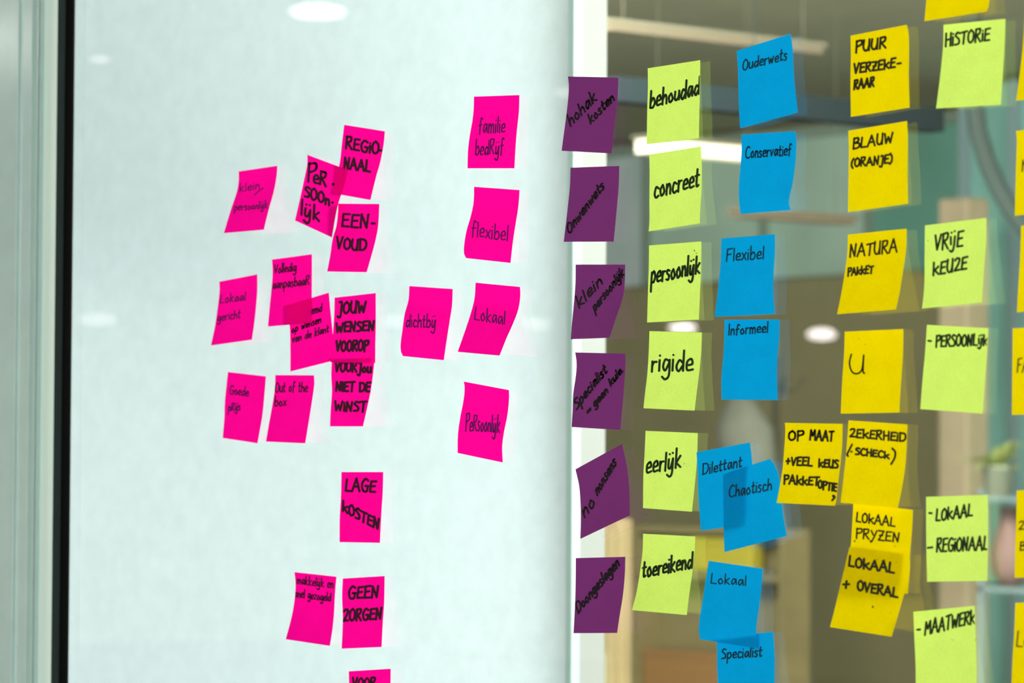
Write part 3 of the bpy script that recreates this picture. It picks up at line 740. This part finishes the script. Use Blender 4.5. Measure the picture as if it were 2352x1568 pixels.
note('S', y_, 'lowest yellow note reading LOKAAL + OVERAL, foot leaning left',
     [(318,562),(282,720),(226,950),(171,1180),(118,1387)], [(937,652),(942,760),(928,900),(882,1050),(832,1220),(753,1487)],
     [('LOKAAL', (310,762), (780,832), 104), ('+', (250,1000), (322,1000), 120), ('OVERAL', (402,1008), (815,1080), 98)],
     dots=[(563,1180,4.5), (742,1240,1.6), (612,692,2), (650,706,2), (808,724,2)], pen=4.8, base=0.0075)
note('T', y_, 'blank yellow note cut by the top edge of the picture',
     [(200,-850),(192,-400),(160,0),(135,283)], [(1030,-990),(1022,-500),(1002,0),(992,90),(968,152)])
note('W', y_, 'blank yellow note at the right edge, topmost there beside HISTORIE',
     [(240,130),(233,300),(214,520),(165,905)], [(790,60),(785,300),(762,550),(715,860)])
note('W', y_, 'yellow note at the right edge showing only a letter n',
     [(162,1180),(171,1260),(165,1450),(158,1700),(152,1943)], [(720,1105),(727,1180),(720,1400),(712,1650),(705,1870)],
     [('n', (212,1545), (300,1540), 190)], pen=3)
note('X', y_, 'blank yellow note at the right edge level with VRIJE KEUZE',
     [(210,465),(200,750),(186,980),(172,1243)], [(770,400),(762,700),(746,950),(725,1170)])
note('Y', y_, 'yellow note at the right edge beginning with FA',
     [(127,52),(125,300),(122,600),(120,793)], [(660,30),(658,400),(650,780)], [('FA', (165,430), (262,424), 130)], pen=2.8)
note('Z', y_, 'yellow note at the right edge beginning with 2 above B',
     [(152,22),(145,300),(138,500),(135,722)], [(645,0),(640,300),(630,500),(625,715)],
     [('ZE', (168,338), (265,335), 72), ('BE', (178,500), (270,496), 70)], pen=3)
note('Z', y_, 'yellow note at the lower right corner beginning with LO',
     [(140,925),(132,1150),(118,1380),(110,1568),(105,1640)], [(635,905),(630,1200),(620,1400),(605,1620)], [('Lo', (148,1275), (250,1278), 135)], pen=2.8)
# --- green notes at the right
note('T', g_, 'yellow-green note reading HISTORIE, upper right',
     [(390,330),(385,600),(346,1000),(290,1447)], [(1215,250),(1205,600),(1181,1000),(1155,1395)],
     [('H1STOR1E', (412,622), (1005,535), 172)], pen=4.3)
note('U', g_, 'yellow-green note reading VRIJE KEUZE',
     [(145,123),(143,350),(139,600),(123,747)], [(605,65),(603,250),(586,480),(573,700)],
     [('VRŸE', (218,312), (430,278), 118), ('KEUZE', (205,500), (460,452), 100)], dots=[(168,236,2.2)], pen=4.5)
note('U', g_, 'yellow-green note reading - PERSOONLIJK in capitals',
     [(160,868),(148,1050),(130,1250),(110,1500)], [(620,893),(606,1150),(591,1350),(578,1535)],
     [('PERSOONLŸK', (228,1032), (615,1022), 84)], [[(172,988),(192,990)]], pen=4.2)
note('V', g_, 'yellow-green note reading - LOKAAL - REGIONAAL',
     [(165,72),(165,300),(168,550),(173,755)], [(660,55),(662,300),(661,480),(655,747)],
     [('LOKAAL', (245,266), (538,226), 96), ('REG1ONAAL', (250,515), (662,496), 108)], [[(192,202),(212,204)], [(180,482),(218,478)]], pen=4.3)
note('V', g_, 'yellow-green note reading - MAATWERK, lowest at the right',
     [(62,995),(70,1200),(79,1400),(82,1568),(85,1700)], [(553,948),(565,1200),(571,1400),(571,1568),(570,1650)],
     [('MAATWERK', (156,1180), (556,1088), 112)], [[(94,1140),(118,1138)]], [(375,1221,1.8), (387,1222,1.6), (562,1222,2)], pen=4.2)
for l_ in LOG: print('NOTE', *l_)
